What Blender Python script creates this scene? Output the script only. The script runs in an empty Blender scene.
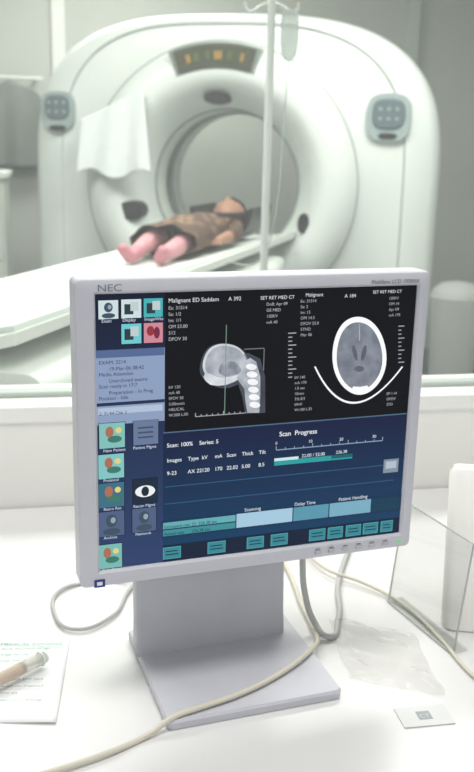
import bpy, bmesh, math, random
import numpy as np
from mathutils import Vector, Matrix, noise
random.seed(4)
scene=bpy.context.scene
scene.view_settings.view_transform='Standard'
scene.view_settings.look='None'
H=1.37
# ------------------------------------------------------------ helpers
def lin(c):
    return tuple(((v/255)/12.92 if v/255<=0.04045 else ((v/255+0.055)/1.055)**2.4) for v in c)+(1,)
MATS={}
def mat(name,rgb,rough=.5,metal=0,var=0.0,vscale=20,bump=0,spec=.5,coat=0,em=None,ems=0,alpha=1,trans=0):
    if name in MATS: return MATS[name]
    m=bpy.data.materials.new(name); m.use_nodes=True
    nt=m.node_tree; b=nt.nodes['Principled BSDF']
    b.inputs['Base Color'].default_value=lin(rgb)
    b.inputs['Roughness'].default_value=rough
    b.inputs['Metallic'].default_value=metal
    b.inputs['Specular IOR Level'].default_value=spec
    b.inputs['Coat Weight'].default_value=coat
    b.inputs['Transmission Weight'].default_value=trans
    b.inputs['Alpha'].default_value=alpha
    if em:
        b.inputs['Emission Color'].default_value=lin(em); b.inputs['Emission Strength'].default_value=ems
    if var or bump:
        tc=nt.nodes.new('ShaderNodeTexCoord'); n=nt.nodes.new('ShaderNodeTexNoise')
        n.inputs['Scale'].default_value=vscale; n.inputs['Detail'].default_value=4
        nt.links.new(tc.outputs['Object'],n.inputs['Vector'])
        if var:
            r=nt.nodes.new('ShaderNodeValToRGB')
            c=lin(rgb)
            r.color_ramp.elements[0].position=.3; r.color_ramp.elements[1].position=.7
            r.color_ramp.elements[0].color=tuple(max(0,x*(1-var)) for x in c[:3])+(1,)
            r.color_ramp.elements[1].color=tuple(min(1,x*(1+var)) for x in c[:3])+(1,)
            nt.links.new(n.outputs['Fac'],r.inputs['Fac']); nt.links.new(r.outputs['Color'],b.inputs['Base Color'])
        if bump:
            bp=nt.nodes.new('ShaderNodeBump'); bp.inputs['Strength'].default_value=bump; bp.inputs['Distance'].default_value=.01
            nt.links.new(n.outputs['Fac'],bp.inputs['Height']); nt.links.new(bp.outputs['Normal'],b.inputs['Normal'])
    MATS[name]=m; return m
def emat(name,rgb,s=1.0):
    if name in MATS: return MATS[name]
    m=bpy.data.materials.new(name); m.use_nodes=True
    b=m.node_tree.nodes['Principled BSDF']
    b.inputs['Base Color'].default_value=(0.004,0.004,0.006,1); b.inputs['Roughness'].default_value=.45
    b.inputs['Specular IOR Level'].default_value=.2
    b.inputs['Emission Color'].default_value=lin(rgb); b.inputs['Emission Strength'].default_value=s
    MATS[name]=m; return m
def addobj(name,me,parent=None,mats=(),smooth=False,loc=None,rot=None):
    o=bpy.data.objects.new(name,me); scene.collection.objects.link(o)
    for m in mats: me.materials.append(m)
    if smooth:
        for p in me.polygons: p.use_smooth=True
    if parent: o.parent=parent
    if loc is not None: o.location=loc
    if rot is not None: o.rotation_euler=rot
    return o
def empty(name,loc=(0,0,0),rot=(0,0,0)):
    o=bpy.data.objects.new(name,None); scene.collection.objects.link(o); o.location=loc; o.rotation_euler=rot
    o.empty_display_size=.1; return o
def mesh(vs,fs,name='m'):
    me=bpy.data.meshes.new(name); me.from_pydata([tuple(v) for v in vs],[],fs); me.update(); return me
def fixn(me):
    bm=bmesh.new(); bm.from_mesh(me); bmesh.ops.recalc_face_normals(bm,faces=bm.faces); bm.to_mesh(me); bm.free()
def box(name,lo,hi,m,parent=None,bev=0,seg=3,loc=None,rot=None):
    bm=bmesh.new(); bmesh.ops.create_cube(bm,size=1)
    for v in bm.verts:
        v.co=Vector([(lo[i]+hi[i])/2+v.co[i]*(hi[i]-lo[i]) for i in range(3)])
    if bev: bmesh.ops.bevel(bm,geom=bm.edges[:],offset=bev,segments=seg,profile=.5,affect='EDGES')
    me=bpy.data.meshes.new(name); bm.to_mesh(me); bm.free()
    return addobj(name,me,parent,[m],False,loc,rot)
def loft(name,loops,m,parent=None,cap0=True,cap1=True,smooth=True,closed=True,loc=None,rot=None,sharp=35):
    n=len(loops[0]); vs=[p for l in loops for p in l]; fs=[]
    for i in range(len(loops)-1):
        for j in range(n if closed else n-1):
            k=(j+1)%n
            fs.append((i*n+j,i*n+k,(i+1)*n+k,(i+1)*n+j))
    if cap0: fs.append(tuple(range(n))[::-1])
    if cap1: fs.append(tuple((len(loops)-1)*n+j for j in range(n)))
    me=mesh(vs,fs,name); fixn(me)
    o=addobj(name,me,parent,[m] if not isinstance(m,(list,tuple)) else m,smooth,loc,rot)
    if smooth and sharp: me.set_sharp_from_angle(angle=math.radians(sharp))
    return o
def rrect(w,h,r,n=6,cx=0,cz=0):
    pts=[]
    for (sx,sz,a0) in ((1,1,0),(-1,1,90),(-1,-1,180),(1,-1,270)):
        for i in range(n+1):
            a=math.radians(a0+90*i/n)
            pts.append((cx+sx*(w/2-r)+r*math.cos(a),cz+sz*(h/2-r)+r*math.sin(a)))
    return pts
def cyl(name,p0,p1,r0,r1,m,parent=None,n=24,smooth=True):
    p0=Vector(p0);p1=Vector(p1);d=(p1-p0).normalized()
    a=d.orthogonal().normalized(); b=d.cross(a)
    loops=[[tuple(p+a*r*math.cos(t*2*math.pi/n)+b*r*math.sin(t*2*math.pi/n)) for t in range(n)] for p,r in ((p0,r0),(p1,r1))]
    return loft(name,loops,m,parent,smooth=smooth)
def tube(name,pts,r,m,parent=None,cyc=False,res=8,typ='BEZIER'):
    c=bpy.data.curves.new(name,'CURVE'); c.dimensions='3D'; c.bevel_depth=r; c.bevel_resolution=4; c.resolution_u=res; c.use_fill_caps=True
    s=c.splines.new('BEZIER'); s.bezier_points.add(len(pts)-1)
    for p,q in zip(s.bezier_points,pts): p.co=q; p.handle_left_type=p.handle_right_type='AUTO'
    s.use_cyclic_u=cyc
    o=bpy.data.objects.new(name,c); scene.collection.objects.link(o); c.materials.append(m)
    bpy.context.view_layer.update()
    dg=bpy.context.evaluated_depsgraph_get(); me=bpy.data.meshes.new_from_object(o.evaluated_get(dg))
    bpy.data.objects.remove(o)
    for p in me.polygons: p.use_smooth=True
    o=bpy.data.objects.new(name,me); scene.collection.objects.link(o)
    if parent: o.parent=parent
    return o
def textobj(name,body,parent,loc,size,m,rot=(math.pi/2,0,0),align='LEFT',sx=1.0,bold=0):
    c=bpy.data.curves.new(name,'FONT'); c.body=body; c.size=size; c.align_x=align; c.materials.append(m)
    c.offset=bold
    o=bpy.data.objects.new(name,c); scene.collection.objects.link(o); o.parent=parent
    o.location=loc; o.rotation_euler=rot; o.scale=(sx,1,1); return o

# ------------------------------------------------------------ camera
cam=bpy.data.cameras.new('camera'); co=bpy.data.objects.new('camera',cam); scene.collection.objects.link(co)
p=math.radians(14.8); r=math.radians(1.4)
F=Vector((0,math.cos(p),-math.sin(p))); U=Vector((0,math.sin(p),math.cos(p))); R=Vector((1,0,0))
R2=R*math.cos(r)+U*math.sin(r)
U2=U*math.cos(r)-R*math.sin(r)
M=Matrix((R2,U2,-F)).transposed().to_4x4(); M.translation=(0,0,H)
co.matrix_world=M
cam.sensor_fit='VERTICAL'; cam.sensor_height=36; cam.lens=36*900/772
cam.dof.use_dof=True; cam.dof.focus_distance=.97; cam.dof.aperture_fstop=7.0
cam.clip_start=.02
scene.camera=co

# ------------------------------------------------------------ materials
wallm=mat('ct_wall_paint',(186,190,182),.7,var=.03,vscale=2)
ctrlwall=mat('control_wall_paint',(238,237,232),.6,var=.01,vscale=3)
floorm=mat('vinyl_floor',(84,96,100),.4,var=.08,vscale=6)
ceilm=mat('ceiling_paint',(225,225,220),.8,var=.02,vscale=3)
framem=mat('window_frame_paint',(238,238,234),.45,var=.01,vscale=5)
deskm=mat('desk_laminate',(228,227,226),.28,var=.012,vscale=8)
shell=mat('gantry_shell',(222,228,222),.42,var=.015,vscale=2)
shell2=mat('gantry_shell_grey',(186,195,188),.45,var=.02,vscale=3)
seam=mat('seam_grey',(132,142,136),.6,var=.05)
dark=mat('black_plastic',(22,24,26),.4,var=.1)
plast=mat('monitor_plastic',(201,201,208),.42,var=.012,vscale=60)
plast2=mat('stand_plastic',(182,183,189),.4,var=.03,vscale=25)
steel=mat('steel',(222,226,222),.35,metal=.1,var=.03)
white=mat('white_paint',(228,232,226),.4,var=.015)

# ------------------------------------------------------------ building frame (rotated 11 deg)
TH=math.radians(11)
BM=Matrix.Translation((0,1.55,0))@Matrix.Rotation(TH,4,'Z')
def bbox(name,lo,hi,m,bev=0):
    o=box(name,lo,hi,m,None,bev); o.matrix_world=BM; return o
ZC=2.75
bbox('floor',(-3.2,-3.2,-.1),(3.0,4.7,0),floorm)
bbox('ceiling',(-3.2,-3.2,ZC),(3.0,4.7,ZC+.1),ceilm)
bbox('wall_back',(-3.2,4.5,0),(3.0,4.62,ZC),wallm)
bbox('wall_left',(-3.3,-3.2,0),(-3.18,4.62,ZC),wallm)
bbox('wall_right',(2.9,-3.2,0),(3.02,4.62,ZC),wallm)
ZS=.934
bbox('wall_window_lower',(-3.18,0,0),(2.9,.14,ZS-.02),ctrlwall)
bbox('wall_window_header',(-3.18,0,2.25),(2.9,.14,ZC),ctrlwall)
bbox('wall_window_jamb_left',(-3.18,0,ZS-.02),(-1.5,.14,2.25),ctrlwall)
bbox('wall_window_jamb_right',(1.6,0,ZS-.02),(2.9,.14,2.25),ctrlwall)
win=empty('window_1'); win.matrix_world=BM
box('sill',(-1.5,-.004,ZS-.03),(1.6,.15,ZS),framem,win,.003)
box('bottom_bead',(-1.5,.055,ZS),(1.6,.085,ZS+.010),shell2,win,.003)
box('frame_top',(-1.5,.0,2.2),(1.6,.14,2.25),framem,win,.003)
box('frame_left',(-1.5,.0,ZS),(-1.45,.14,2.2),framem,win,.003)
box('frame_right',(1.55,.0,ZS),(1.6,.14,2.2),framem,win,.003)
gm=bpy.data.materials.new('lead_glass'); gm.use_nodes=True; nt=gm.node_tree
nt.nodes.remove(nt.nodes['Principled BSDF'])
t=nt.nodes.new('ShaderNodeBsdfTransparent'); t.inputs[0].default_value=(.94,.96,.935,1)
g=nt.nodes.new('ShaderNodeBsdfGlossy'); g.inputs['Roughness'].default_value=.02
df=nt.nodes.new('ShaderNodeBsdfDiffuse'); df.inputs[0].default_value=(.8,.84,.82,1)
fr=nt.nodes.new('ShaderNodeFresnel'); fr.inputs[0].default_value=1.5
mx=nt.nodes.new('ShaderNodeMixShader'); nt.links.new(fr.outputs[0],mx.inputs[0]); nt.links.new(t.outputs[0],mx.inputs[1]); nt.links.new(g.outputs[0],mx.inputs[2])
mx2=nt.nodes.new('ShaderNodeMixShader'); mx2.inputs[0].default_value=.11  # diffuse share in the pane imitates a hazy reflection veil
nt.links.new(mx.outputs[0],mx2.inputs[1]); nt.links.new(df.outputs[0],mx2.inputs[2])
nt.links.new(mx2.outputs[0],nt.nodes['Material Output'].inputs[0])
gl=mesh([(-1.46,.07,ZS),(1.56,.07,ZS),(1.56,.07,2.21),(-1.46,.07,2.21)],[(0,1,2,3)])
addobj('glass_pane',gl,win,[gm])
bbox('baseboard_back',(-3.18,4.48,0),(2.9,4.5,.1),shell2)
bbox('trim_1',(-.34,4.47,.1),(-.26,4.5,ZC),ceilm)
bbox('trim_2',(1.95,4.44,.1),(2.02,4.5,ZC),shell2)

# desk
desk=empty('desk'); desk.matrix_world=BM
box('desk_top',(-1.4,-1.06,.715),(1.5,-.004,.75),deskm,desk,.004)
for i,x in enumerate((-1.35,1.42)): box('side_panel_%d'%i,(x,-1.0,0),(x+.03,-.03,.715),deskm,desk,.002)
box('modesty_panel',(-1.32,-.08,.25),(1.42,-.06,.715),deskm,desk,.002)

# ------------------------------------------------------------ CT gantry
YAW=math.radians(-10)
GX,GY,GZ=-.11,4.05,1.205
gan=empty('ct_scanner_gantry',(GX,GY,0),(0,0,YAW))
N=128
def outl(s=1,top=.735,hw=.90,low=1.155,y=0):
    pts=[]
    for i in range(N):
        a=2*math.pi*i/N; c,sn=math.cos(a),math.sin(a)
        n=3.1 if sn>=0 else 6
        x=math.copysign(abs(c)**(2/n),c)*hw*s; z=math.copysign(abs(sn)**(2/n),sn)*(top*s if sn>=0 else low-(1-s)*.6)
        pts.append((x+(.06 if c>0 else 0)*abs(c),y,GZ+z))
    return pts
def circ(rr,y,cz=0):
    return [(rr*math.cos(2*math.pi*i/N),y,GZ+cz+rr*math.sin(2*math.pi*i/N)) for i in range(N)]
def blend(A,B,t,y): return [(a[0]*(1-t)+b[0]*t,y,a[2]*(1-t)+b[2]*t) for a,b in zip(A,B)]
loops=[circ(.44,.80),outl(.95,y=.80),outl(1,y=.76),outl(1,y=.20),outl(.985,y=.14),outl(.95,y=.10),blend(outl(.9),circ(.62,0),.35,.085),circ(.625,.078),circ(.605,.052),circ(.575,.025),circ(.53,.004),circ(.48,.0),circ(.445,.012),circ(.41,.05),circ(.375,.11),circ(.345,.19),circ(.33,.26),circ(.33,.66),circ(.36,.74),circ(.44,.80)]
loft('shell',loops,shell,gan,False,False,True,sharp=60)
for k,(rr,yy,w) in enumerate(((.336,.22,.006),(.329,.45,.006),(.612,.06,.003))):
    tube('ring_seam_%d'%k,[(rr*math.cos(a),yy,GZ+rr*math.sin(a)) for a in [2*math.pi*i/48 for i in range(48)]],w,seam,gan,True)
loft('bore_band',[circ(.327,.38),circ(.327,.50)],seam,gan,False,False)
tube('cover_seam',[p for p in outl(.93,hw=.80,y=.088)][::2],.003,seam,gan,True)
box('base_plinth',(-.85,.15,0),(.88,.78,.09),shell2,gan,.01)
def arcband(name,r0,r1,a0,a1,y0,y1,m,parent,n=20):
    A=[math.radians(a0+(a1-a0)*i/n) for i in range(n+1)]
    ring=[( (r0 if k in(0,3) else r1), (y0 if k<2 else y1)) for k in range(4)]
    loops=[[(rr*math.cos(a),yy,GZ+rr*math.sin(a)) for rr,yy in ring] for a in A]
    return loft(name,loops,m,parent,sharp=30)
dispm=mat('display_lens',(62,66,44),.25,var=.1)
amber=emat('amber_led',(206,164,70),.8)
gled=emat('green_led',(124,142,66),.6)
greyb=mat('button_grey',(150,164,162),.4)
arcband('display_panel',.500,.590,110,74,.04,-.012,dispm,gan)
arcband('display_rim',.490,.600,112,72,.05,.0,seam,gan)
for i,(a,b,m) in enumerate(((105,103,amber),(101.5,99,gled),(96,94,gled),(92,88.5,amber),(86,84,gled),(80,78.5,amber))):
    arcband('led_digit_%d'%i,.527,.560,a,b,-.01,-.017,m,gan,4)
panelm=mat('panel_grey',(152,167,165),.4,var=.04)
btn=mat('panel_dark',(92,108,112),.35,var=.05)
def ellp(name,cx,cz,rx,rz,y0,y1,m,n=40,e=3.0):
    def L_(s,y): return [(cx+s*rx*math.copysign(abs(math.cos(a))**(2/e),math.cos(a)),y,cz+s*rz*math.copysign(abs(math.sin(a))**(2/e),math.sin(a))) for a in [2*math.pi*i/n for i in range(n)]]
    return loft(name,[L_(1,y0),L_(1,(y0+y1)/2),L_(.93,y1)],m,gan)
for side,cx,cz in (('left',-.755,GZ+.31),('right',.725,GZ+.305)):
    k_=.85 if side=='left' else 1.0
    ellp('control_pod_'+side,cx,cz,.10*k_,.105*k_,.16,.062,panelm)
    ellp('control_face_'+side,cx,cz+.015,.07*k_,.062*k_,.07,.052,btn)
    for i in range(3):
        for j in range(2):
            ellp('button_%s_%d%d'%(side,i,j),cx-.035+.035*i,cz+.035-.04*j,.008,.008,.055,.048,greyb,12,2)
    ellp('speaker_'+side,cx,cz-.075,.04,.012,.07,.056,dark)
ellp('flare_port_left',-.40,GZ-.12,.060,.045,.10,.01,dark,24,2.2)
ellp('flare_port_right',.385,GZ-.15,.028,.045,.10,.02,dark,24,2.2)
ellp('laser_port_top',-.02,GZ+.375,.058,.028,.12,.04,dark,24,2.2)

# ------------------------------------------------------------ couch
PZ=.985
CY=math.radians(-16); KX,KY=.0,3.93
cou=empty('patient_couch',(KX,KY,0),(0,0,CY))
CX=0
def cradle(y,w,zt,th,dip=.03,n=16):
    top=[(CX-w/2+w*i/n,y,zt-dip*(1-((2*i/n-1)**2))) for i in range(n+1)]
    bot=[(CX+w/2-w*i/n,y,zt-th-dip*(1-((2*i/n-1)**2))) for i in range(n+1)]
    return top+bot
loft('cradle_tray',[cradle(y,.40,PZ+.03,.025) for y in (.30,.2,0,-.5,-1.0,-1.6,-2.26)],white,cou,sharp=40)
pad=mat('cradle_pad',(212,220,214),.6,var=.03,vscale=12)
loft('cradle_pad',[cradle(y,.35,PZ+.036,.015,.022) for y in (-.05,-.5,-1.2,-2.22)],pad,cou,sharp=40)
def sec(y,w,z0,z1,rr): return [(CX+x,y,z) for x,z in rrect(w,z1-z0,rr,6,0,(z0+z1)/2)]
loft('couch_deck',[sec(y,w,z0,.94,rr) for y,w,z0,rr in ((-.10,.38,.88,.02),(-.13,.46,.85,.03),(-.3,.50,.80,.05),(-1.2,.56,.70,.06),(-2.22,.58,.68,.06),(-2.28,.54,.72,.04))],shell,cou,sharp=50)
loft('couch_bumper',[sec(y,w,.78,.80,.009) for y,w in ((-.4,.51),(-.5,.52),(-1.2,.576),(-2.15,.592),(-2.2,.5))],seam,cou,sharp=50)
loft('couch_pedestal',[[(CX+x,y-1.2,z) for x,y in rrect(w,l,.08,6)] for z,w,l in ((0,.52,1.9),(.12,.52,1.9),(.16,.48,1.8),(.5,.46,1.6),(.74,.48,1.9))],shell2,cou,sharp=40)
loopsA=[]
for y in (.0,-.03,-.15,-.27,-.30):
    o=[(CX+.132*math.cos(a),y,PZ+.155-.140*math.sin(a)) for a in [math.pi*i/16 for i in range(17)]]
    i_=[(CX+.114*math.cos(a),y,PZ+.155-.122*math.sin(a)) for a in [math.pi*i/16 for i in range(17)]][::-1]
    loopsA.append(o+i_)
loft('head_holder',loopsA,dark,cou,sharp=40)

# ------------------------------------------------------------ patient (child, supine)
def skin(name,nodes,edges,root=0,sub=2):
    me=bpy.data.meshes.new(name); me.from_pydata([n[:3] for n in nodes],edges,[]); 
    o=bpy.data.objects.new(name,me); scene.collection.objects.link(o)
    md=o.modifiers.new('s','SKIN'); md.use_smooth_shade=True
    for i,n in enumerate(nodes):
        sv=me.skin_vertices[0].data[i]; rx,ry=(n[3],n[3]) if len(n)<5 else (n[3],n[4]); sv.radius=(rx,ry); sv.use_root=(i==root)
    s=o.modifiers.new('u','SUBSURF'); s.levels=sub; s.render_levels=sub
    bpy.context.view_layer.update()
    dg=bpy.context.evaluated_depsgraph_get(); m2=bpy.data.meshes.new_from_object(o.evaluated_get(dg))
    bpy.data.objects.remove(o); m2.materials.clear(); return m2
skinm=mat('skin',(160,118,96),.55,var=.05,vscale=30)
hairm=mat('black_hair',(26,20,18),.6,var=.3,vscale=80,bump=.4)
pinkm=mat('pink_leggings',(200,146,150),.75,var=.12,vscale=60)
shoem=mat('pink_shoe',(192,124,134),.6,var=.05)
dm=bpy.data.materials.new('brown_patterned_dress'); dm.use_nodes=True; nt=dm.node_tree; b=nt.nodes['Principled BSDF']; b.inputs['Roughness'].default_value=.85
tc=nt.nodes.new('ShaderNodeTexCoord'); v=nt.nodes.new('ShaderNodeTexVoronoi'); v.inputs['Scale'].default_value=22
rp=nt.nodes.new('ShaderNodeValToRGB'); rp.color_ramp.elements[0].color=lin((154,122,92)); rp.color_ramp.elements[1].color=lin((80,56,42)); rp.color_ramp.elements[0].position=.12; rp.color_ramp.elements[1].position=.5
nt.links.new(tc.outputs['Object'],v.inputs['Vector']); nt.links.new(v.outputs['Distance'],rp.inputs['Fac']); nt.links.new(rp.outputs['Color'],b.inputs['Base Color'])
pat=empty('child_patient',(0,0,0)); pat.parent=None
pat.location=(KX,KY,0); pat.rotation_euler=(0,0,CY)
T=PZ+.012
K=1.0; Y0=-.06; KW=.84
def P(x,y,z,*r): return (CX+x*KW,Y0+y*K,T+z*KW)+tuple(q*KW for q in r)
nodes=[P(0,-.60,.080,.088,.070),P(0,-.47,.080,.08,.066),P(0,-.35,.085,.092,.072),P(0,-.27,.085,.06,.05),P(0,-.21,.085,.036),
 P(.105,-.31,.085,.045),P(.145,-.45,.07,.034),P(.135,-.60,.06,.024),P(.13,-.64,.06,.024,.014),
 P(-.105,-.31,.085,.045),P(-.145,-.45,.07,.034),P(-.12,-.58,.10,.024),P(-.09,-.61,.13,.024,.014),
 P(.055,-.68,.075,.062),P(.065,-.86,.065,.042),P(.06,-1.03,.040,.028),P(.065,-1.05,.03,.028),P(.095,-1.075,.085,.022),
 P(-.055,-.68,.075,.062),P(-.065,-.86,.075,.042),P(-.055,-1.03,.040,.028),P(-.055,-1.05,.03,.028),P(-.085,-1.075,.085,.022)]
edges=[(0,1),(1,2),(2,3),(3,4),(2,5),(5,6),(6,7),(7,8),(2,9),(9,10),(10,11),(11,12),(0,13),(13,14),(14,15),(15,16),(16,17),(0,18),(18,19),(19,20),(20,21),(21,22)]
bodym=skin('body',nodes,edges)
for m in (skinm,dm,pinkm,shoem): bodym.materials.append(m)
for pl in bodym.polygons:
    c=pl.center; lx=(c.x-CX)/KW; y=(c.y-Y0)/K; pl.use_smooth=True
    if y>-.235: i=0
    elif y>-.80:
        i=1
        if abs(lx)>.085 and y<-.52 and y>-.70: i=0
    elif y>-1.0: i=2
    else: i=3
    pl.material_index=i
bo=bpy.data.objects.new('body',bodym); scene.collection.objects.link(bo); bo.parent=pat
def sk(y,w,h,zc): return [P(w*math.cos(a),y,zc+h*math.sin(a)*(1 if math.sin(a)>0 else .72)+.007*math.sin(a*7+y*30)) for a in [2*math.pi*i/40 for i in range(40)]]
loft('dress_skirt',[sk(-.42,.098,.080,.078),sk(-.52,.106,.086,.078),sk(-.64,.122,.088,.078),sk(-.76,.135,.080,.076),sk(-.88,.142,.070,.075)],dm,pat,False,False,sharp=0)
for sgn,base in ((1,(.13,-.645,.06)),(-1,(-.085,-.615,.132))):
    for k in range(5):
        dx=(-.016+.010*k)*1.0; ln=[.024,.036,.04,.037,.028][k]
        x,y,z=base
        if k==0: pts=[(x-.02*sgn*1,y+.02,z),(x-.032*sgn,y,z-.004),(x-.036*sgn,y-.016,z-.01)]
        else: pts=[(x+dx,y,z),(x+dx*1.2,y-ln*.55,z+.002),(x+dx*1.25,y-ln,z-.012)]
        ms=skin('finger',[P(*q,.0065 if j<2 else .005) for j,q in enumerate(pts)],[(0,1),(1,2)],0,1)
        addobj('finger_%s_%d'%('l' if sgn>0 else 'r',k),ms,pat,[skinm],True)
bm=bmesh.new(); bmesh.ops.create_uvsphere(bm,u_segments=40,v_segments=28,radius=1)
for vv in bm.verts:
    x,y,z=vv.co
    X=x*.068*(1-.16*max(0,-y)); Y=y*.090; Z=z*.076
    if z>0:
        Z+=.014*math.exp(-((x/.16)**2+((y+.08)/.22)**2))
        Z-=.007*(math.exp(-(((abs(x)-.36)/.16)**2+((y-.12)/.13)**2)))
        Z+=.005*math.exp(-((x/.3)**2+((y+.45)/.10)**2))
        Z+=.006*math.exp(-((x/.3)**2+((y+.78)/.15)**2))
    vv.co=(X,Y,Z)
hm=bpy.data.meshes.new('head'); bm.to_mesh(hm); bm.free()
hc=P(0,-.125,.112)
addobj('head',hm,pat,[skinm],True,loc=hc[:3],rot=(math.radians(8),0,0))
bm=bmesh.new(); bmesh.ops.create_uvsphere(bm,u_segments=40,v_segments=28,radius=1)
for vv in bm.verts:
    x,y,z=vv.co; k=1+.05*noise.noise(Vector((x*4,y*4,z*4)))
    vv.co=(x*.078*k,y*.103*k,z*.086*k)
bmesh.ops.delete(bm,geom=[vv for vv in bm.verts if vv.co.z>.036 and vv.co.y<.030 ],context='VERTS')
hm=bpy.data.meshes.new('hair'); bm.to_mesh(hm); bm.free()
addobj('hair',hm,pat,[hairm],True,loc=hc[:3])
for s in (-1,1):
    bm=bmesh.new(); bmesh.ops.create_uvsphere(bm,u_segments=12,v_segments=8,radius=1)
    for vv in bm.verts: vv.co=(vv.co.x*.006+s*.069,vv.co.y*.018,vv.co.z*.011)
    me=bpy.data.meshes.new('ear'); bm.to_mesh(me); bm.free(); addobj('ear_%d'%s,me,pat,[skinm],True,loc=hc[:3])
    bm=bmesh.new(); bmesh.ops.create_uvsphere(bm,u_segments=12,v_segments=8,radius=.008)
    me=bpy.data.meshes.new('eye'); bm.to_mesh(me); bm.free(); addobj('eye_%d'%s,me,pat,[hairm],True,loc=(hc[0]+s*.025,hc[1]+.011,hc[2]+.062))

# ------------------------------------------------------------ IV stand
iv=empty('iv_stand',(.066,2.5,0)); iv.scale=(.93,.93,.965)
cyl('pole',(0,0,.1),(0,0,1.86),.0115,.0115,steel,iv)
cyl('pole_collar',(0,0,1.02),(0,0,1.08),.015,.015,plast2,iv)
for i in range(5):
    a=2*math.pi*i/5+.0
    cyl('leg_%d'%i,(0,0,.11),(.17*math.cos(a),.17*math.sin(a),.06),.011,.009,steel,iv)
    cyl('castor_%d'%i,(.17*math.cos(a)-.01,.17*math.sin(a),.025),(.17*math.cos(a)+.01,.17*math.sin(a),.025),.025,.025,dark,iv)
for s in (-1,1):
    tube('hook_%d'%s,[(0,0,1.80),(s*.03,0,1.79),(s*.055,0,1.775),(s*.07,0,1.78),(s*.075,0,1.80)],.004,steel,iv)
bagm=mat('iv_bag',(205,214,208),.25,var=.04,alpha=.6)
loft('drip_bag',[[(.052+x,y,z+.028) for x,y in rrect(w,d,d*.45,5)] for z,w,d in ((1.755,.024,.008),(1.745,.045,.014),(1.72,.05,.03),(1.67,.05,.034),(1.64,.042,.022),(1.625,.02,.01))],bagm,iv)
tube('drip_line',[(.052,0,1.655),(.045,-.01,1.5),(.03,-.02,1.25),(.0,.05,1.12),(-.12,.35,1.06)],.002,bagm,iv)

# added pale sheet imitating a window-glass reflection, at gantry left wing
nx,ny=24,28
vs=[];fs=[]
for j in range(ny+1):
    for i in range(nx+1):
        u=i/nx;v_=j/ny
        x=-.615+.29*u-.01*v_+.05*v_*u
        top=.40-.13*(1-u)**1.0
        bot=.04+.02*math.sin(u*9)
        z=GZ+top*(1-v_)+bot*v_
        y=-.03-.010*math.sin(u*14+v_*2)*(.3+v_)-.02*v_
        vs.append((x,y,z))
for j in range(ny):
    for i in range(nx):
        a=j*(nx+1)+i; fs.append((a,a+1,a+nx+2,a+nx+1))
refl=addobj('reflection_sheet',mesh(vs,fs),None,[mat('reflection_white',(226,232,228),.85,var=.03,vscale=30)],True,loc=(GX,GY,0),rot=(0,0,YAW))
sd=refl.modifiers.new('t','SOLIDIFY'); sd.thickness=.004

# added dark sheet for a silhouette reflected in the glass, back wall left
sil=empty('reflected_silhouette'); sil.matrix_world=BM@Matrix.Translation((-.60,4.40,0))
silm=mat('silhouette_grey',(118,124,118),.55,var=.12,vscale=5)
vs=[];fs=[];nx,ny=20,20
for j in range(ny+1):
    for i in range(nx+1):
        u=i/nx*2-1; v_=j/ny
        w=.13+.11*min(1,v_*3.0)**.6
        vs.append((u*w,-.02-.018*math.sin(u*8)*v_,1.74-.52*v_-.05*abs(u)*(1-v_)))
for j in range(ny):
    for i in range(nx):
        a=j*(nx+1)+i; fs.append((a,a+1,a+nx+2,a+nx+1))
o=addobj('silhouette_panel',mesh(vs,fs),sil,[silm],True); o.modifiers.new('t','SOLIDIFY').thickness=.012
cyl('silhouette_bar',(-.2,-.02,1.75),(.2,-.02,1.75),.01,.01,steel,sil)
for s in (-.15,.15): cyl('silhouette_bracket_%d'%(s*100),(s,-.02,1.75),(s,.09,1.75),.008,.008,steel,sil)

cab=empty('storage_cabinet',(-1.95,4.6,0),(0,0,TH))
cm=mat('cabinet_laminate',(214,218,210),.45,var=.02,vscale=4)
box('carcass',(-.75,-.22,0),(.75,.22,1.20),cm,cab,.005)
box('worktop',(-.77,-.25,1.20),(.77,.23,1.23),white,cab,.005)
for i in range(3):
    box('door_leaf_%d'%i,(-.74+.495*i,-.24,.1),(-.255+.495*i,-.22,.78),cm,cab,.004)
    box('drawer_front_%d'%i,(-.74+.495*i,-.24,.8),(-.255+.495*i,-.22,1.18),cm,cab,.004)
    box('handle_%d'%i,(-.56+.495*i,-.26,.98),(-.44+.495*i,-.24,.995),seam,cab,.003)
binm=mat('bin_enamel',(232,234,230),.4,var=.02)
pb=empty('pedal_bin',(1.34,5.5,0))
loft('bin_body',[[(rr*math.cos(a),rr*math.sin(a),z) for a in [2*math.pi*i/32 for i in range(32)]] for z,rr in ((0,.13),(.03,.14),(.5,.16),(.52,.165),(.56,.15),(.60,.10),(.615,.02))],binm,pb,sharp=30)
box('bin_pedal',(-.04,-.19,.02),(.04,-.13,.035),dark,pb,.004)

# ------------------------------------------------------------ MONITOR
MP=Vector((.027,.968,1.067)); MY=.336
mon=empty('computer_monitor',MP,(0,0,MY))
W,HH=.41,.344
src=np.array([[75,278],[431,270],[411,545],[80,590]],float)
dst=np.array([[-W/2,HH/2],[W/2,HH/2],[W/2,-HH/2],[-W/2,-HH/2]])
A=[];B_=[]
for (x,y),(u,v_) in zip(src,dst):
    A.append([x,y,1,0,0,0,-u*x,-u*y]);B_.append(u); A.append([0,0,0,x,y,1,-v_*x,-v_*y]);B_.append(v_)
hs=np.linalg.solve(np.array(A),np.array(B_))
def L(x,y):
    d=hs[6]*x+hs[7]*y+1
    return ((hs[0]*x+hs[1]*y+hs[2])/d,(hs[3]*x+hs[4]*y+hs[5])/d)
sTL=L(97,294); sBR=L(401,532)
sx0,sz1=sTL; sx1,sz0=sBR
sw,sh=sx1-sx0,sz1-sz0; scx,scz=(sx0+sx1)/2,(sz0+sz1)/2
PXM=.41/345
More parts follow.
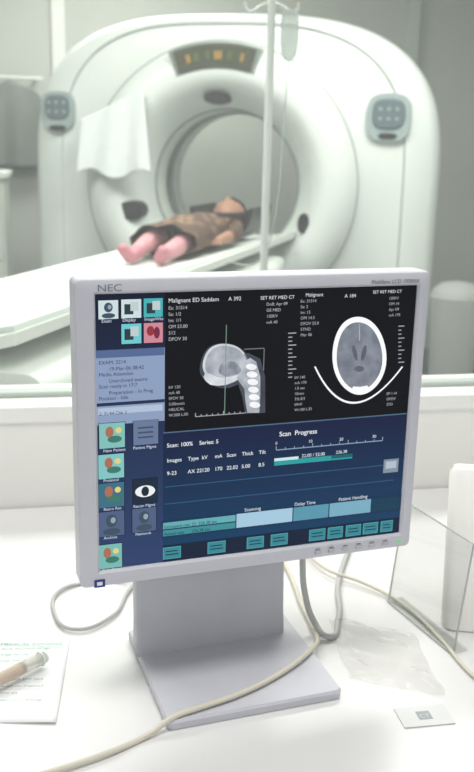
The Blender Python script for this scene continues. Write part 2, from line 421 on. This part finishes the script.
def LP(w,h,rr,y,cx=0,cz=0): return [(x,y,z) for x,z in rrect(w,h,rr,6,cx,cz)]
loft('bezel',[LP(W*.55,HH*.55,.01,.075),LP(W*.60,HH*.62,.01,.078),LP(W*.86,HH*.86,.012,.055),LP(W*.95,HH*.95,.012,.035),LP(W,HH,.007,.032),LP(W,HH,.007,.004),LP(W-.003,HH-.003,.006,.001),LP(W-.008,HH-.008,.005,0),
   LP(sw+.006,sh+.006,.002,0,scx,scz),LP(sw+.001,sh+.001,.001,.003,scx,scz),LP(sw,sh,.001,.006,scx,scz)],plast,mon,True,False,True,sharp=25)
YS=.0045
class Q:
    data={}
def poly(pts,col,layer=1,s=1.0):
    key=(col,s); Q.data.setdefault(key,[]).append((pts,YS-layer*.00018))
def rect(x0,y0,x1,y1,col,layer=1,s=1.0):
    a=L(x0,y0); b=L(x1,y1)
    poly([(a[0],b[1]),(b[0],b[1]),(b[0],a[1]),(a[0],a[1])],col,layer,s)
def lrect(x0,z0,x1,z1,col,layer=1,s=1.0): poly([(x0,z0),(x1,z0),(x1,z1),(x0,z1)],col,layer,s)
def hr(x0,x1,y,h,col,layer=3,s=1.0):
    a=L(x0,y); b=L(x1,y); lrect(a[0],a[1]-h*PXM,b[0],a[1],col,layer,s)
def vr(x,y0,y1,w,col,layer=3,s=1.0):
    a=L(x,y0); b=L(x,y1); lrect(a[0]-w*PXM/2,b[1],a[0]+w*PXM/2,a[1],col,layer,s)
def flush():
    vs=[];fs=[];mi=[];ms=[]
    for (col,s),items in Q.data.items():
        ms.append(emat('ui_%d_%d_%d_%d'%(*col,int(s*100)),col,s)); k=len(ms)-1
        for pts,y in items:
            b=len(vs); vs+= [(x,y,z) for x,z in pts]; fs.append(tuple(range(b,b+len(pts)))); mi.append(k)
    me=mesh(vs,fs); o=addobj('screen_interface',me,mon,ms)
    for p_,k in zip(me.polygons,mi): p_.material_index=k
tn=[0]
def txl(x,z,body,h,col,layer=6,s=1.0,align='LEFT',bold=0):
    tn[0]+=1
    return textobj('ui_text_%d'%tn[0],body,mon,(x,YS-layer*.00018,z),h,emat('ui_%d_%d_%d_%d'%(*col,int(s*100)),col,s),align=align,bold=bold)
def txt(x,y,body,h,col=(220,228,235),layer=6,s=1.0,align='LEFT',sx=1.0,bold=0):
    a=L(x,y); return txl(a[0],a[1],body,h,col,layer,s,align,bold)
def emis(name):
    m=bpy.data.materials.new(name); m.use_nodes=True; nt=m.node_tree; b=nt.nodes['Principled BSDF']
    b.inputs['Base Color'].default_value=(.004,.004,.006,1); b.inputs['Roughness'].default_value=.45; b.inputs['Specular IOR Level'].default_value=.2
    b.inputs['Emission Strength'].default_value=1; return m,nt,b
def gradmat(name,c0,c1,z0,z1):
    m,nt,b=emis(name)
    tc=nt.nodes.new('ShaderNodeTexCoord'); sp=nt.nodes.new('ShaderNodeSeparateXYZ'); mr=nt.nodes.new('ShaderNodeMapRange')
    mr.inputs['From Min'].default_value=z0; mr.inputs['From Max'].default_value=z1
    rp=nt.nodes.new('ShaderNodeValToRGB'); rp.color_ramp.elements[0].color=lin(c0); rp.color_ramp.elements[1].color=lin(c1)
    nt.links.new(tc.outputs['Object'],sp.inputs[0]); nt.links.new(sp.outputs['Z'],mr.inputs['Value']); nt.links.new(mr.outputs[0],rp.inputs[0])
    nt.links.new(rp.outputs[0],b.inputs['Emission Color']); return m
def flat(name,x0,z0,x1,z1,m,layer):
    y=YS-layer*.00018
    return addobj(name,mesh([(x0,y,z0),(x1,y,z0),(x1,y,z1),(x0,y,z1)],[(0,1,2,3)]),mon,[m])
flat('screen_panel',sx0,sz0,sx1,sz1,gradmat('ui_sidebar',(44,64,106),(14,22,44),sz0,sz1),0)
xi=L(167,350)[0]
zi=(L(167,431)[1]+L(405,414)[1])/2
lrect(xi,zi,sx1,sz1,(2,3,7),1)
flat('scan_panel',xi-.002,sz0+.012,sx1,zi,gradmat('ui_scanpanel',(14,62,98),(18,28,62),sz0,zi),1)
def icon(cx,cy,wpx,hpx,bg,kind):
    a=L(cx-wpx/2,cy-hpx/2); b=L(cx+wpx/2,cy+hpx/2)
    x0,z1_=a; x1,z0_=b
    lrect(x0-.0008,z0_-.0008,x1+.0008,z1_+.0008,(18,26,44),2)
    lrect(x0,z0_,x1,z1_,bg,3)
    w=x1-x0;h=z1_-z0_;cx_=(x0+x1)/2;cz_=(z0_+z1_)/2
    def el(ox,oz,rx,rz,col,ly=4): poly([(cx_+ox*w+rx*w*math.cos(t_),cz_+oz*h+rz*h*math.sin(t_)) for t_ in [2*math.pi*i/20 for i in range(20)]],col,ly)
    if kind=='eye': el(0,0,.42,.24,(235,240,240)); el(0,0,.16,.2,(20,40,50),5)
    if kind=='head': el(0,.12,.22,.26,(60,80,96)); el(0,-.32,.34,.14,(60,80,96)); el(.06,.14,.1,.12,(150,165,175),5)
    if kind=='body': el(-.1,.15,.16,.22,(170,110,84)); el(.1,-.15,.28,.14,(60,120,104)); el(.25,.2,.12,.12,(220,210,130),5)
    if kind=='win': lrect(cx_-.35*w,cz_-.3*h,cx_+.1*w,cz_+.25*h,(40,60,70),4); lrect(cx_-.05*w,cz_-.12*h,cx_+.36*w,cz_+.36*h,(190,205,205),5)
    if kind=='folk': el(-.15,.1,.2,.25,(150,50,60)); el(.18,0,.16,.3,(120,40,70))
    if kind=='doc':
        for q in range(3): lrect(cx_-.32*w,cz_+(-.22+.2*q)*h,cx_+.3*w,cz_+(-.15+.2*q)*h,(60,80,110),4)
teal=(70,176,180); pale=(205,222,224); grey=(104,120,152)
for a in ((110,309,20,18,pale,'head'),(133,308,20,18,pale,'win'),(155,307,19,18,teal,'win'),(133,333,20,19,(110,200,205),'win'),(155,332,19,19,(206,136,150),'folk'),
          (113,435,26,23,(130,190,184),'body'),(147,432,25,22,grey,'doc'),(112,466,26,22,(130,195,195),'body'),(112,495,26,22,(60,110,130),'body'),(146,491,24,22,(24,40,60),'eye'),
          (112,524,26,22,(80,96,130),'head'),(145,520,24,21,(80,96,130),'head'),(110,557,25,21,(120,184,178),'body')):
    icon(*a)
for x,y,s_ in ((103,322,'Exam'),(124,321,'Display'),(146,320,'ImageWks'),(104,452,'New Patient'),(134,449,'Patient Mgmt'),(104,482,'Protocol'),(134,508,'Recon Mgmt'),(104,511,'Retro Rec'),(104,540,'Archive'),(136,536,'Network'),(102,573,'Daily Prep')):
    txt(x,y,s_,.0048,(210,220,236))
rect(97,350,166,420,(140,158,190),2); hr(97,166,350,7,(84,104,146),3); hr(97,166,403,3,(34,46,74),3); hr(99,164,408,6,(176,192,214),3)
for k,s_ in enumerate(('EXAM: 3214','19-Mar-06 08:42','Media Attention','Unarchived exams','Scan ready in 17:7','Preparation - In Prog','Position - Idle')):
    txt(100+ (k%2)*10,364+k*6.0,s_,.0056,(24,36,66))
txt(100,415,'2: 31:44 Chk 3',.005,(20,30,60))
g1=(228,232,238); g2=(208,214,222)
txt(170,302,'Malignant ED Saddam',.0064,g1)
for k in range(6): txt(170,309+k*6.2,['Ex: 31514','Se: 1/2','Im: 1/1','OM S3.00','512','DFOV 30'][k],.0052,g2,s=.75)
txt(230,300,'A 392',.0060,g1); txt(262,299,'SET RET MED CT',.0054,g1)
for k in range(4): txt(268,305+k*6,['DoB: Apr 09','GE MED','120KV','mA 40'][k],.0048,g2,s=.75)
txt(307,296,'Malignant',.0056,g1);txt(346,297,'A 184',.0058,g1);txt(374,293,'SET RET MED CT',.0050,g1)
for k in range(7): txt(302,302+k*5.6,['Ex: 31514','Se: 2','Im: 15','OM 14.5','DFOV 25.0','STND','Mar 06'][k],.0048,g2,s=.7)
for k in range(4): txt(390,299+k*5.6,['120KV','OM 14','Apr 09','mA 170'][k],.0046,g2,s=.7)
for k in range(6): txt(170,388+k*5.6,['kV 120','mA 40','SFOV 50','5.00mm/s','HELICAL','W:500 L:50'][k],.0046,g2,s=.7)
for k in range(7): txt(296,378+k*5.4,['kV 140','mA 170','1.0 sec','10mm','Tilt 8.5','09:41','W:100 L:35'][k],.0046,g2,s=.7)
for k in range(3): txt(388,394+k*5.4,['SP: I 14','DFOV','STD'][k],.0046,g2,s=.7)
for k in range(12): hr(290,294 if k%3 else 298,332+k*4,1,(200,205,210),3,.7)
for k in range(10): hr(400,403 if k%3 else 406,325+k*4,1,(200,205,210),3,.7)
za_=L(197,416)[1]; xa_=L(197,416)[0]; xb_=L(258,416)[0]
lrect(xa_,za_-.0005,xb_,za_+.0005,(190,195,200),3,.7)
for k in range(12): lrect(xa_+(xb_-xa_)*k/11-.0005,za_,xa_+(xb_-xa_)*k/11+.0005,za_+(.0042 if k%5==0 else .0022),(200,205,210),3,.7)
def medmat(name,c0,c1,sc):
    m,nt,b=emis(name)
    tc=nt.nodes.new('ShaderNodeTexCoord'); n=nt.nodes.new('ShaderNodeTexNoise'); n.inputs['Scale'].default_value=sc; n.inputs['Detail'].default_value=2
    rp=nt.nodes.new('ShaderNodeValToRGB'); rp.color_ramp.elements[0].position=.3; rp.color_ramp.elements[1].position=.7
    rp.color_ramp.elements[0].color=lin(c0); rp.color_ramp.elements[1].color=lin(c1)
    nt.links.new(tc.outputs['Object'],n.inputs['Vector']); nt.links.new(n.outputs[0],rp.inputs[0]); nt.links.new(rp.outputs[0],b.inputs['Emission Color']); return m
def shape(name,pts_px,m,layer):
    y=YS-layer*.00018; P_=[L(*q) for q in pts_px]
    return addobj(name,mesh([(a,y,b) for a,b in P_],[tuple(range(len(P_)))[::-1]]),mon,[m])
def epx(cx,cy,rx,ry,n=40,rot=0,wob=0):
    out=[]
    for i in range(n):
        a=2*math.pi*i/n; w_=1+wob*math.sin(3*a+1)+wob*.6*math.sin(5*a)
        x=rx*math.cos(a)*w_;y=ry*math.sin(a)*w_
        out.append((cx+x*math.cos(rot)-y*math.sin(rot),cy+x*math.sin(rot)+y*math.cos(rot)))
    return out
lat0=medmat('scout_soft',(56,60,72),(78,84,96),40); lat1=medmat('scout_bone',(150,156,166),(196,201,208),60); lat2=medmat('scout_dense',(236,239,242),(255,255,255),60)
lat3=medmat('scout_rim',(196,202,208),(226,230,234),60); lat4=medmat('scout_mid',(120,126,138),(172,178,186),90)
shape('scout_soft_outline',epx(227,365,26,22.5,wob=.03),lat0,2)
shape('scout_cranium_rim',epx(227,363,23,20,wob=.02),lat3,3)
shape('scout_cranium',epx(227.5,363,21,18,wob=.02),lat1,4)
shape('scout_middle_fossa',epx(231,368,11,8,wob=.05),lat4,5)
shape('scout_face',[(212,373),(207,372),(205,376),(207,380),(212,384),(220,385),(228,384),(236,381),(240,374),(232,375),(225,377),(218,376)],lat3,5)
shape('scout_neck_soft',[(238,356),(250,352),(262,358),(267,376),(267,412),(247,413),(244,396),(240,384)],lat0,3)
shape('scout_neck',[(240,362),(247,360),(252,357),(258,361),(262,376),(262,395),(261,412),(249,412),(247,400),(246,388),(240,380)],lat1,4)
for k in range(6): shape('scout_vertebra_%d'%k,epx(253+.7*k,366+7.6*k,5.4,3.2,16,.1),lat2,5)
vr(228,324,414,.8,(150,190,170),7,.6)
hr(246,266,348,.9,(150,155,160),3,.6); vr(266,348,370,.9,(150,155,160),3,.6)
bone=medmat('axial_bone',(246,248,250),(255,255,255),60); brain=medmat('axial_brain',(112,118,130),(142,148,160),70); vent=medmat('axial_ventricle',(88,94,106),(102,108,120),60)
shape('axial_skull',epx(361,355,27,39,48,-.04,.008),bone,2)
shape('axial_brain',epx(361,355.5,22.8,34,48,-.04,.012),brain,3)
for s in (-1,1): shape('axial_ventricle_%d'%s,epx(361+s*4.5,352,2.2,8,20,s*.22),vent,4)
shape('axial_sella',epx(361,368,5,3,20,0),vent,4)
shape('axial_occiput',[(352,390.5),(372,388.5),(369,384.5),(362,386),(355,385.5)],bone,4)
shape('axial_falx',[(360.6,323),(361.4,323),(361.6,340),(360.8,340)],lat1,4)
def qb(p0,p1,p2,t): return ((1-t)**2*p0[0]+2*t*(1-t)*p1[0]+t*t*p2[0],(1-t)**2*p0[1]+2*t*(1-t)*p1[1]+t*t*p2[1])
n=28
o_=[qb((316,366),(350,440),(405,366),i/n) for i in range(n+1)]; i2=[qb((317.5,365.5),(351,436.5),(403.5,365.5),i/n) for i in range(n+1)]
for i in range(n): shape('axial_table_%d'%i,[o_[i],o_[i+1],i2[i+1],i2[i]],bone,2)
lrect(xi-.002,zi-.0008,sx1,zi+.0006,(90,120,150),2,.8)
W_=(235,240,245)
txt(300,434,'Scan  Progress',.0080,W_,align='CENTER',bold=.00008)
txt(168,447,'Scan: 100%    Series: 5',.0066,W_,bold=.00006)
for x,y,s_ in ((277,444,'0'),(310,442,'10'),(341,440,'20'),(374,437,'30')): txt(x,y,s_,.0052,(225,232,240))
zt=L(278,449)[1]; xa=L(278,448)[0]; xb=L(384,448)[0]
lrect(xa,zt-.0012,xb,zt,(150,180,205),3,.8)
for k in range(0,13): lrect(xa+(xb-xa)*k/12-.0004,zt,xa+(xb-xa)*k/12+.0004,zt+(.004 if k%4==0 else .002),(180,200,220),3,.8)
hdr=L(168,462)[1]; row=L(168,475)[1]
for k,(x,s_) in enumerate(((168,'Images'),(189,'Type'),(203,'kV'),(216,'mA'),(228,'Scan'),(243,'Thick'),(260,'Tilt'))):
    txl(L(x,465)[0],hdr,s_,.0062,(230,236,242),bold=.00004)
    txl(L(x,465)[0],row,['9-23','AX 22','120','170','22.02','5.00','8.5'][k],.0062,(230,236,242),bold=.00004)
x1_=L(300,465)[0];x2_=L(354,462)[0];x0_=L(276,462)[0];x3_=L(333,462)[0]
lrect(x0_,row-.001,x2_,row+.005,(44,156,158),3); lrect(x0_,row+.0045,x1_,row+.008,(205,232,232),4); lrect(x3_,row+.001,x2_,row+.005,(24,96,106),4)
txl(L(303,465)[0],row+.0063,'22.00 / 22.00',.0056,(235,245,245)); txl(L(337,465)[0],row+.0068,'226.38',.0054,(235,245,245))
for yy in (484,501):
    z_=L(200,yy)[1]; lrect(xi,z_,sx1-.012,z_+.0012,(56,104,146),3,.7)
zst=L(240,512)[1]
for x,s_ in ((246,'Scanning'),(296,'Delay Time'),(340,'Patient Handling')): txl(L(x,510)[0],zst,s_,.0058,(225,235,240))
z1b=L(238,514)[1]; z0b=L(238,528)[1]
def strip(x0,x1,col,l=4,f0=0,f1=1):
    a=L(x0,520)[0]; b=L(x1,520)[0]; lrect(a,z0b+(z1b-z0b)*f0,b,z0b+(z1b-z0b)*f1,col,l)
strip(163,403,(20,48,80),3,-.1,1.1)
strip(164,237,(62,142,150),4,.0,.42); strip(164,237,(98,172,178),4,.5,.95)
strip(238,294,(164,200,220)); strip(295,330,(88,150,172)); strip(331,372,(120,172,192)); strip(373,401,(18,60,84))
txl(L(165,520)[0],z0b+(z1b-z0b)*.55,'Estimated rate 22  226.38 sec',.0052,(16,30,50),7)
txl(L(165,520)[0],z0b+(z1b-z0b)*.06,'Actual rate      226.38 sec',.0052,(16,30,50),7)
zb0=sz0+.0015; zb1=sz0+.0175
lrect(xi-.002,sz0,sx1,sz0+.020,(12,30,54),3)
for x,w_ in ((173,18),(218,18),(257,17),(281,17),(319,16),(337,15),(355,15),(372,15),(388,12)):
    a=L(x-w_/2,540)[0]; b=L(x+w_/2,540)[0]
    up=.0015
    lrect(a,zb0+up,b,zb1,(88,176,182),4); lrect(a+.0006,zb0+up+.0006,b-.0006,zb1-.0006,(54,134,146),5)
    lrect(a+.003,zb0+up+.005,b-.003,zb0+up+.0062,(14,40,60),6); lrect(a+.003,zb0+up+.009,b-.004,zb0+up+.0102,(14,40,60),6)
rect(386,459,400,471,(130,146,160),4); rect(388,461,398,467,(180,190,200),5)
flush()
ink=mat('label_ink',(70,72,90),.6)
a=L(98,290.5); textobj('bezel_logo','NEC',mon,(a[0],-.0004,a[1]),.0105,mat('logo_ink',(120,122,140),.5),sx=1.25)
a=L(387,282.5); textobj('bezel_model_label','MultiSync LCD 1970NX',mon,(a[0]-.020,-.0004,a[1]),.0062,ink)
a=L(99,583); box('bezel_sticker',(a[0]-.006,-.0008,a[1]-.0045),(a[0]+.006,0,a[1]+.0045),mat('sticker_blue',(40,44,130),.4),mon)
box('bezel_sticker_mark',(a[0]-.003,-.0012,a[1]-.002),(a[0]+.003,-.0008,a[1]+.002),white,mon)
zbz=-HH/2+(sz0+HH/2)*.45
for k in range(6):
    x=.075+.018*k
    box('bezel_button_%d'%k,(x,-.0025,zbz-.0022),(x+.008,0,zbz+.0022),plast2,mon,.001)
    box('bezel_button_mark_%d'%k,(x+.001,-.0004,zbz+.0036),(x+.007,0,zbz+.0044),ink,mon)
box('power_led',(.187,-.001,zbz-.001),(.191,0,zbz+.001),emat('led_green',(60,230,90),1.0),mon)
DZ=.75-MP.z
cx=-.03
loft('stand_neck',[[(cx+x,y+yo,z) for x,y in rrect(w,d,.006,4)] for z,w,d,yo in ((DZ+.010,.196,.030,.078),(DZ+.05,.194,.028,.08),(-.16,.194,.028,.086),(-.02,.19,.026,.092))],plast2,mon,sharp=30)
box('tilt_hinge',(cx-.06,.06,-.06),(cx+.06,.1,.02),plast2,mon,.006)
bx=-.020
loft('stand_base',[[(bx+x,y+.028,z) for x,y in rrect(w,d,.008,5)] for z,w,d in ((DZ+.0005,.210,.204),(DZ+.009,.212,.206),(DZ+.012,.208,.202))],plast,mon,sharp=25)

# ------------------------------------------------------------ desk items
S=1.192
def D(x,y,z=.75): return (x*S,y*S,z)
cab1=mat('cable_grey',(184,184,182),.5,var=.03)
cab2=mat('cable_cream',(214,208,192),.5,var=.03)
Zc=.7545
tube('power_cable',[(-.13,1.19,.80),(-.16,1.20,Zc),D(-.201,.985,Zc),D(-.200,.92,Zc),D(-.172,.889,Zc),D(-.137,.917,Zc),D(-.124,.98,Zc),(-.12,1.25,Zc),(-.05,1.42,Zc)],.0026,cab1)
vc=empty('video_cable')
tube('cable_cord',[(.092,1.100,.88),(.093,1.100,.84),(.097,1.09,.80),(.110,1.075,.765),(.126,1.055,Zc+.001),(.145,1.10,Zc),(.155,1.2,Zc),(.20,1.38,Zc)],.0042,cab1,vc)
pgm=mat('plug_grey',(150,150,152),.5)
box('plug_shell',(-.016,-.008,0),(.016,.008,.035),pgm,vc,.004,loc=(.092,1.098,.873),rot=(0,0,.33))
box('plug_boot',(-.009,-.006,-.022),(.009,.006,0),pgm,vc,.003,loc=(.092,1.098,.873),rot=(0,0,.33))
Zb=.7665
tube('keyboard_cable',[(.04,1.42,Zc),(.085,1.24,Zc),(.098,1.14,Zc),(.108,1.085,Zc),(.112,1.04,.758),(.098,1.00,Zb),(.060,.95,Zb),(.01,.905,Zb),(-.03,.88,Zb),(-.062,.862,.764),(-.085,.846,Zc),(-.13,.81,Zc),(-.2,.77,Zc)],.0032,cab2)
tube('network_cable',[(.07,1.44,Zc+.006),(.11,1.32,Zc+.006),(.142,1.24,Zc+.006),(.19,1.205,Zc+.004),D(.2,.968,Zc),D(.23,.89,Zc),D(.25,.815,Zc),D(.29,.75,Zc),D(.36,.70,Zc)],.0024,cab2)
pp=empty('paper_form',(0,0,0))
c=[D(-.265,.868),D(-.174,.873),D(-.160,.725),D(-.262,.725)]
pm=mat('paper_white',(242,244,244),.7,var=.01,vscale=30)
def sheet(name,corn,z,m,parent,n=12,amp=.0012):
    vs=[];fs=[]
    for j in range(n+1):
        for i in range(n+1):
            u=i/n;v_=j/n
            q=[(corn[0][k]*(1-u)+corn[1][k]*u)*(1-v_)+(corn[3][k]*(1-u)+corn[2][k]*u)*v_ for k in range(2)]
            vs.append((q[0],q[1],z+amp*(1+math.sin(u*5+v_*3))))
    for j in range(n):
        for i in range(n):
            a=j*(n+1)+i; fs.append((a,a+n+1,a+n+2,a+1))
    o=addobj(name,mesh(vs,fs),parent,[m],True); return o
o=sheet('sheet',c,.7508,pm,pp); o.modifiers.new('t','SOLIDIFY').thickness=.0006
green=mat('print_green',(50,140,104),.7)
red=mat('print_dark',(90,110,110),.7)
ang=.06
for k,(s_,sz) in enumerate((('MEDICAL IMAGING',.0090),('Sterile disposable syringe',.006),('Single use only',.006),('Latex free 10 ml',.006),('',.006),('',.006),('LOT 0603  EXP 2009',.006),('Do not use if opened',.006),('Store dry',.006),('Department of Radiology',.005))):
    if s_: textobj('print_line_%d'%k,s_,pp,(-.292+.003*k,1.020-.0135*k-.004*(k==0),.7545),sz,green if k<4 else red,rot=(0,0,ang))
sy=empty('syringe',(-.250,.950,.7635),(0,0,math.radians(50)))
clr=mat('syringe_barrel',(228,224,214),.15,alpha=.5,var=.02)
cyl('barrel',(-.035,0,0),(.03,0,0),.008,.008,clr,sy)
cyl('fluid',(-.033,0,0),(.000,0,0),.0066,.0066,mat('syringe_contents',(206,158,110),.4,var=.1),sy)
cyl('plunger_rubber',(.000,0,0),(.005,0,0),.0068,.0068,mat('rubber_brown',(120,90,70),.5),sy)
cyl('plunger_rod',(.005,0,0),(.035,0,0),.003,.003,white,sy)
cyl('plunger_thumb',(.035,0,0),(.037,0,0),.007,.007,white,sy)
cyl('finger_flange',(.029,0,0),(.031,0,0),.0090,.0090,white,sy)
cyl('needle_hub',(-.046,0,0),(-.035,0,0),.002,.004,mat('hub_orange',(220,130,60),.4),sy)
cyl('needle_cap',(-.075,0,0),(-.046,0,0),.0028,.0034,mat('cap_clear',(225,190,150),.3),sy)
bagp=bpy.data.materials.new('clear_polythene'); bagp.use_nodes=True; nt=bagp.node_tree; nt.nodes.remove(nt.nodes['Principled BSDF'])
t=nt.nodes.new('ShaderNodeBsdfTransparent'); t.inputs[0].default_value=(.98,.98,.975,1); g=nt.nodes.new('ShaderNodeBsdfPrincipled'); g.inputs['Roughness'].default_value=.1; g.inputs['Base Color'].default_value=lin((225,224,218))
mx=nt.nodes.new('ShaderNodeMixShader'); mx.inputs[0].default_value=.22
nt.links.new(t.outputs[0],mx.inputs[1]); nt.links.new(g.outputs[0],mx.inputs[2]); nt.links.new(mx.outputs[0],nt.nodes['Material Output'].inputs[0])
n=60; vs=[];fs=[]
for j in range(n+1):
    for i in range(n+1):
        u=i/n;v_=j/n
        q=Vector((u*2.2+v_*1.2,v_*4.5,1.3)); e=min(u,1-u,v_,1-v_)*7
        h=abs(noise.noise(q))*.022+abs(noise.noise(q*2.1))*.006
        x=.144+.11*u+.008*noise.noise(Vector((v_*4,0,3)))-.012*v_;y=.965+.14*v_+.010*noise.noise(Vector((u*4,7,3)))-.03*u
        vs.append((x,y,.7525+h*min(1,e)))
for j in range(n):
    for i in range(n):
        a=j*(n+1)+i; fs.append((a,a+1,a+n+2,a+n+1))
addobj('plastic_bag',mesh(vs,fs),None,[bagp],True)
cd=empty('id_card',(.222,.895,.7505),(0,0,.18))
box('card_body',(-.03,-.018,0),(.03,.018,.001),mat('card_face',(220,220,219),.4),cd)
box('card_print',(-.008,-.007,.001),(.008,.008,.0013),mat('card_print_grey',(165,170,174),.5),cd)
textobj('card_text','CT',cd,(-.006,-.004,.0016),.009,white,rot=(0,0,0))
acr=bpy.data.materials.new('clear_acrylic'); acr.use_nodes=True; nt=acr.node_tree; nt.nodes.remove(nt.nodes['Principled BSDF'])
t=nt.nodes.new('ShaderNodeBsdfTransparent'); t.inputs[0].default_value=(.94,.945,.94,1); g=nt.nodes.new('ShaderNodeBsdfGlossy'); g.inputs['Roughness'].default_value=.05
mx=nt.nodes.new('ShaderNodeMixShader'); mx.inputs[0].default_value=.10
nt.links.new(t.outputs[0],mx.inputs[1]); nt.links.new(g.outputs[0],mx.inputs[2]); nt.links.new(mx.outputs[0],nt.nodes['Material Output'].inputs[0])
ah=empty('acrylic_sign_holder',(.252,1.095,.7505),(0,0,math.radians(-66)))
prof=[(-.0,.0),(.025,.0),(.025,.003),(.006,.003),(.020,.15),(.017,.15),(0,.003)]
loft('l_shaped_panel',[[(x,y,z) for y,z in prof] for x in (-.075,.075)],acr,ah,smooth=False)
edg=mat('acrylic_edge',(190,194,192),.3,alpha=.7)
for s in (-.075,.075): tube('panel_edge_%d'%(s*100),[(s,.003,.003),(s,.0105,.077),(s,.0185,.15)],.0012,edg,ah)
tube('panel_edge_top',[(-.075,.0185,.15),(0,.0185,.15),(.075,.0185,.15)],.0012,edg,ah)
tube('panel_edge_foot',[(-.075,.0,.0015),(0,0,.0015),(.075,.0,.0015)],.0012,edg,ah)
iu=empty('intercom_unit',(.348,1.095,.7505),(0,0,math.radians(-6)))
crm=mat('intercom_plastic',(246,244,238),.4,var=.01)
loft('housing',[[(x,y0+zz*.30,zz) for x,y0 in rrect(w,d,.012,5)] for zz,w,d in ((.001,.120,.030),(.006,.126,.034),(.200,.122,.028),(.207,.114,.022))],crm,iu,sharp=40)
box('housing_foot',(-.05,-.01,0),(.05,.085,.006),crm,iu,.002)
# ------------------------------------------------------------ lights
def area(name,loc,sx,sy,pw,col,rot=(0,0,0)):
    l=bpy.data.lights.new(name,'AREA'); l.shape='RECTANGLE'; l.size=sx; l.size_y=sy; l.energy=pw; l.color=col
    o=bpy.data.objects.new(name,l); scene.collection.objects.link(o); o.location=loc; o.rotation_euler=rot; return o
fx=mat('light_fixture_frame',(230,230,228),.5)
dif=emat('light_diffuser',(255,252,244),1.2)
def fixture(nm,u,v_,sx,sy,pw,col):
    q=BM@Vector((u,v_,0))
    e=empty(nm,(q.x,q.y,ZC),(0,0,TH))
    box('fixture_body',(-sx/2-.03,-sy/2-.03,-.05),(sx/2+.03,sy/2+.03,0),fx,e,.004)
    box('fixture_diffuser',(-sx/2,-sy/2,-.055),(sx/2,sy/2,-.05),dif,e)
    l=area(nm+'_lamp',(0,0,-.07),sx,sy,pw,col); l.parent=e
fixture('ceiling_light',-.9,1.3,1.2,.6,42,(1,1,.98))
fixture('ceiling_light.001',.9,1.3,1.2,.6,42,(1,1,.98))
fixture('ceiling_light.002',0,3.4,1.2,.6,34,(1,1,.98))
fixture('ceiling_light.003',-.2,-.75,1.2,.6,21,(1,.99,.975))
w=bpy.data.worlds.new('world'); scene.world=w; w.use_nodes=True
w.node_tree.nodes['Background'].inputs[0].default_value=(.95,.97,1,1); w.node_tree.nodes['Background'].inputs[1].default_value=.95
